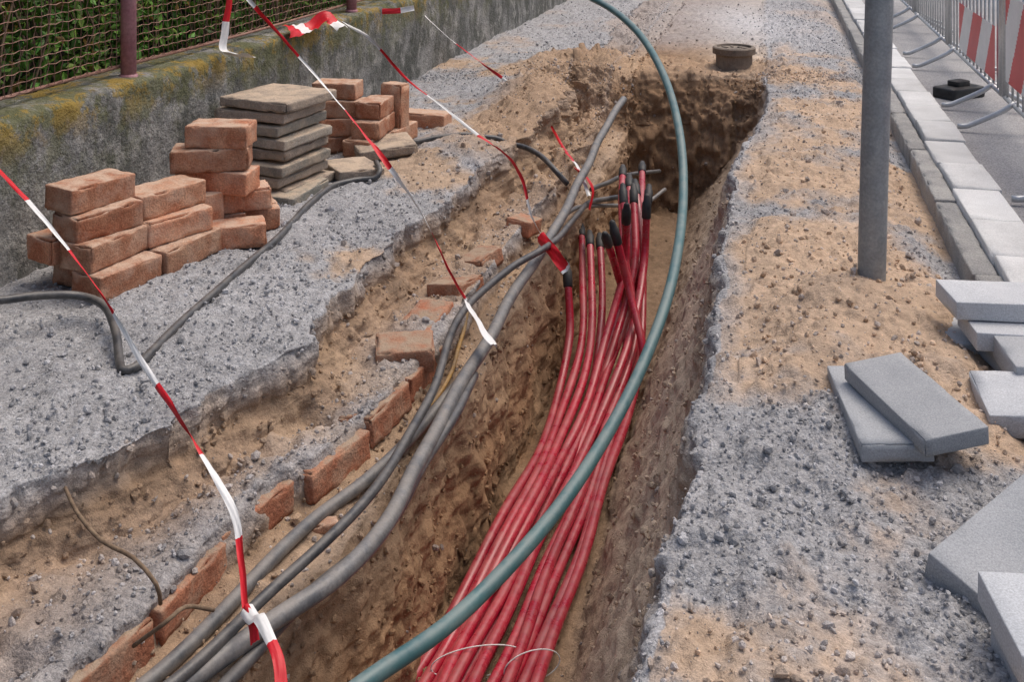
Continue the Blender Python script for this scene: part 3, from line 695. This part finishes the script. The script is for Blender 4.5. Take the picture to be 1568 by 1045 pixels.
# ------------------------------------------------------------------ manhole ring at the trench head
def ring(name, prof, cx, cy, k=48, mat=M_iron):
    V = []; Fs = []
    for (r_, z) in prof:
        for j in range(k): t = 2*math.pi*j/k; V.append((cx + r_*math.cos(t), cy + r_*math.sin(t), z))
    m = len(prof)
    for i in range(m-1):
        for j in range(k): Fs.append([i*k+j, i*k+(j+1)%k, (i+1)*k+(j+1)%k, (i+1)*k+j])
    return finish(name, np.array(V), Fs, [mat], smooth=False)
mx_, my_ = 340/1700*9.3, 9.3
mh = ring('manhole', [(.150,-.4),(.150,.10),(.155,.11),(.178,.118),(.178,.165),(.168,.175),(.145,.175),(.140,.158),(.03,.155),(0.0,.155)], mx_, my_)
for a in range(8):
    t = a*math.pi/4; mbx = MB(); mbx.box((mx_ + .09*math.cos(t), my_ + .09*math.sin(t), .160), (.06,.02,.008), t, r=.002, amp=0, n=(2,2,2)); o = mbx.build('lid_rib', [M_iron]); o.parent = mh

# ------------------------------------------------------------------ crowd barriers on the road
def barrier(p0, p1, panel=None):
    p0 = np.array(p0); p1 = np.array(p1); d = p1 - p0; L = np.linalg.norm(d); d /= L; nrm = np.array([d[1], -d[0], 0])
    par = bpy.data.objects.new('crowd_barrier', None); scene.collection.objects.link(par)
    mb = MB(); zb, zt = .17, 1.1
    def pt(s, z, o=0): return p0 + d*s + nrm*o + np.array([0,0,z])
    fr = [pt(.0,zb), pt(0,zt-.08), pt(.03,zt-.02), pt(.1,zt), pt(L-.1,zt), pt(L-.03,zt-.02), pt(L,zt-.08), pt(L,zb)]
    v, f = sweep(np.array(fr), .019, 10); mb.add(v, f)
    v, f = sweep(np.array([pt(0,zb), pt(L*.5,zb), pt(L,zb)]), .017, 10); mb.add(v, f)
    for s in np.arange(.13, L-.05, .15):
        v, f = sweep(np.array([pt(s,zb), pt(s,.6), pt(s,zt)]), .0085, 6); mb.add(v, f)
    for s in (.28, L-.28):
        for sd in (-1, 1):
            v, f = sweep(catmull([pt(s,zb+.02), pt(s,zb-.03,.06*sd), pt(s,.035,.27*sd), pt(s,.03,.33*sd)], .04), .017, 8); mb.add(v, f)
    o = mb.build('frame', [M_bar]); o.parent = par
    if panel:
        s0, s1, z0, z1 = panel; V = []; Fs = []; M = []; nx = 90; nz = 40
        for i in range(nx+1):
            for j in range(nz+1): V.append(pt(s0+(s1-s0)*i/nx, z0+(z1-z0)*j/nz, -.028))
        for i in range(nx):
            for j in range(nz):
                a = i*(nz+1)+j; Fs.append([a, a+nz+1, a+nz+2, a+1]); M.append(int((i/nx*(s1-s0) + (j/nz)*(z1-z0)*.8)/.36 + 10) % 2)
        o = finish('striped_panel', np.array(V), Fs, [M_tr, M_tw], M, smooth=False); o.parent = par
def bp(y, o=0): return (1.50 + o + SL*y, y, .015)
barrier(bp(2.8), bp(4.9), (.1, 1.9, .30, .85))
barrier(bp(5.0), bp(7.1), (.1, 2.0, .30, .85))
barrier(bp(7.2), bp(9.3), (.08, 1.5, .24, .60))
barrier(bp(9.4), bp(11.5)); barrier(bp(11.6), bp(13.8), (.3, 1.8, .4, .7))
mb = MB(); p = P(1468, 140, .05); mb.box((p.x, p.y, .05), (.34,.2,.09), .5, r=.03, amp=.002, tint=(1,1,1)); mb.box((p.x, p.y, .11), (.14,.1,.05), .5, r=.02, amp=.001, tint=(1,1,1))
mb.build('rubber_barrier_foot', [M_blk])

# ------------------------------------------------------------------ light, sky, camera
w = bpy.data.worlds.new("World"); scene.world = w; w.use_nodes = True
nt = w.node_tree; bg = nt.nodes['Background']; sky = nt.nodes.new('ShaderNodeTexSky'); sky.sky_type = 'NISHITA'; sky.sun_disc = False
el, az = math.radians(66), math.radians(60)
sky.sun_elevation = el; sky.sun_rotation = az; sky.air_density = 1.0; sky.dust_density = 5.0; sky.ozone_density = .6
nt.links.new(sky.outputs[0], bg.inputs[0]); bg.inputs[1].default_value = .15
sd = bpy.data.lights.new('sun', 'SUN'); sd.energy = 1.5; sd.angle = math.radians(45); sd.color = (1, .94, .86)
so = bpy.data.objects.new('sun', sd); scene.collection.objects.link(so)
dirv = Vector((math.sin(az)*math.cos(el), math.cos(az)*math.cos(el), math.sin(el)))
so.rotation_euler = dirv.to_track_quat('Z', 'Y').to_euler()
cam = bpy.data.cameras.new('camera'); co = bpy.data.objects.new('camera', cam); scene.collection.objects.link(co)
co.location = (0, 0, EYE); co.rotation_euler = (math.radians(90), 0, 0)
cam.sensor_width = 36; cam.lens = F/1568*36; cam.shift_y = -(522.5+190)/1568; cam.clip_start = .05; cam.clip_end = 500
scene.camera = co
scene.view_settings.view_transform = 'Standard'; scene.view_settings.look = 'None'; scene.view_settings.exposure = 0
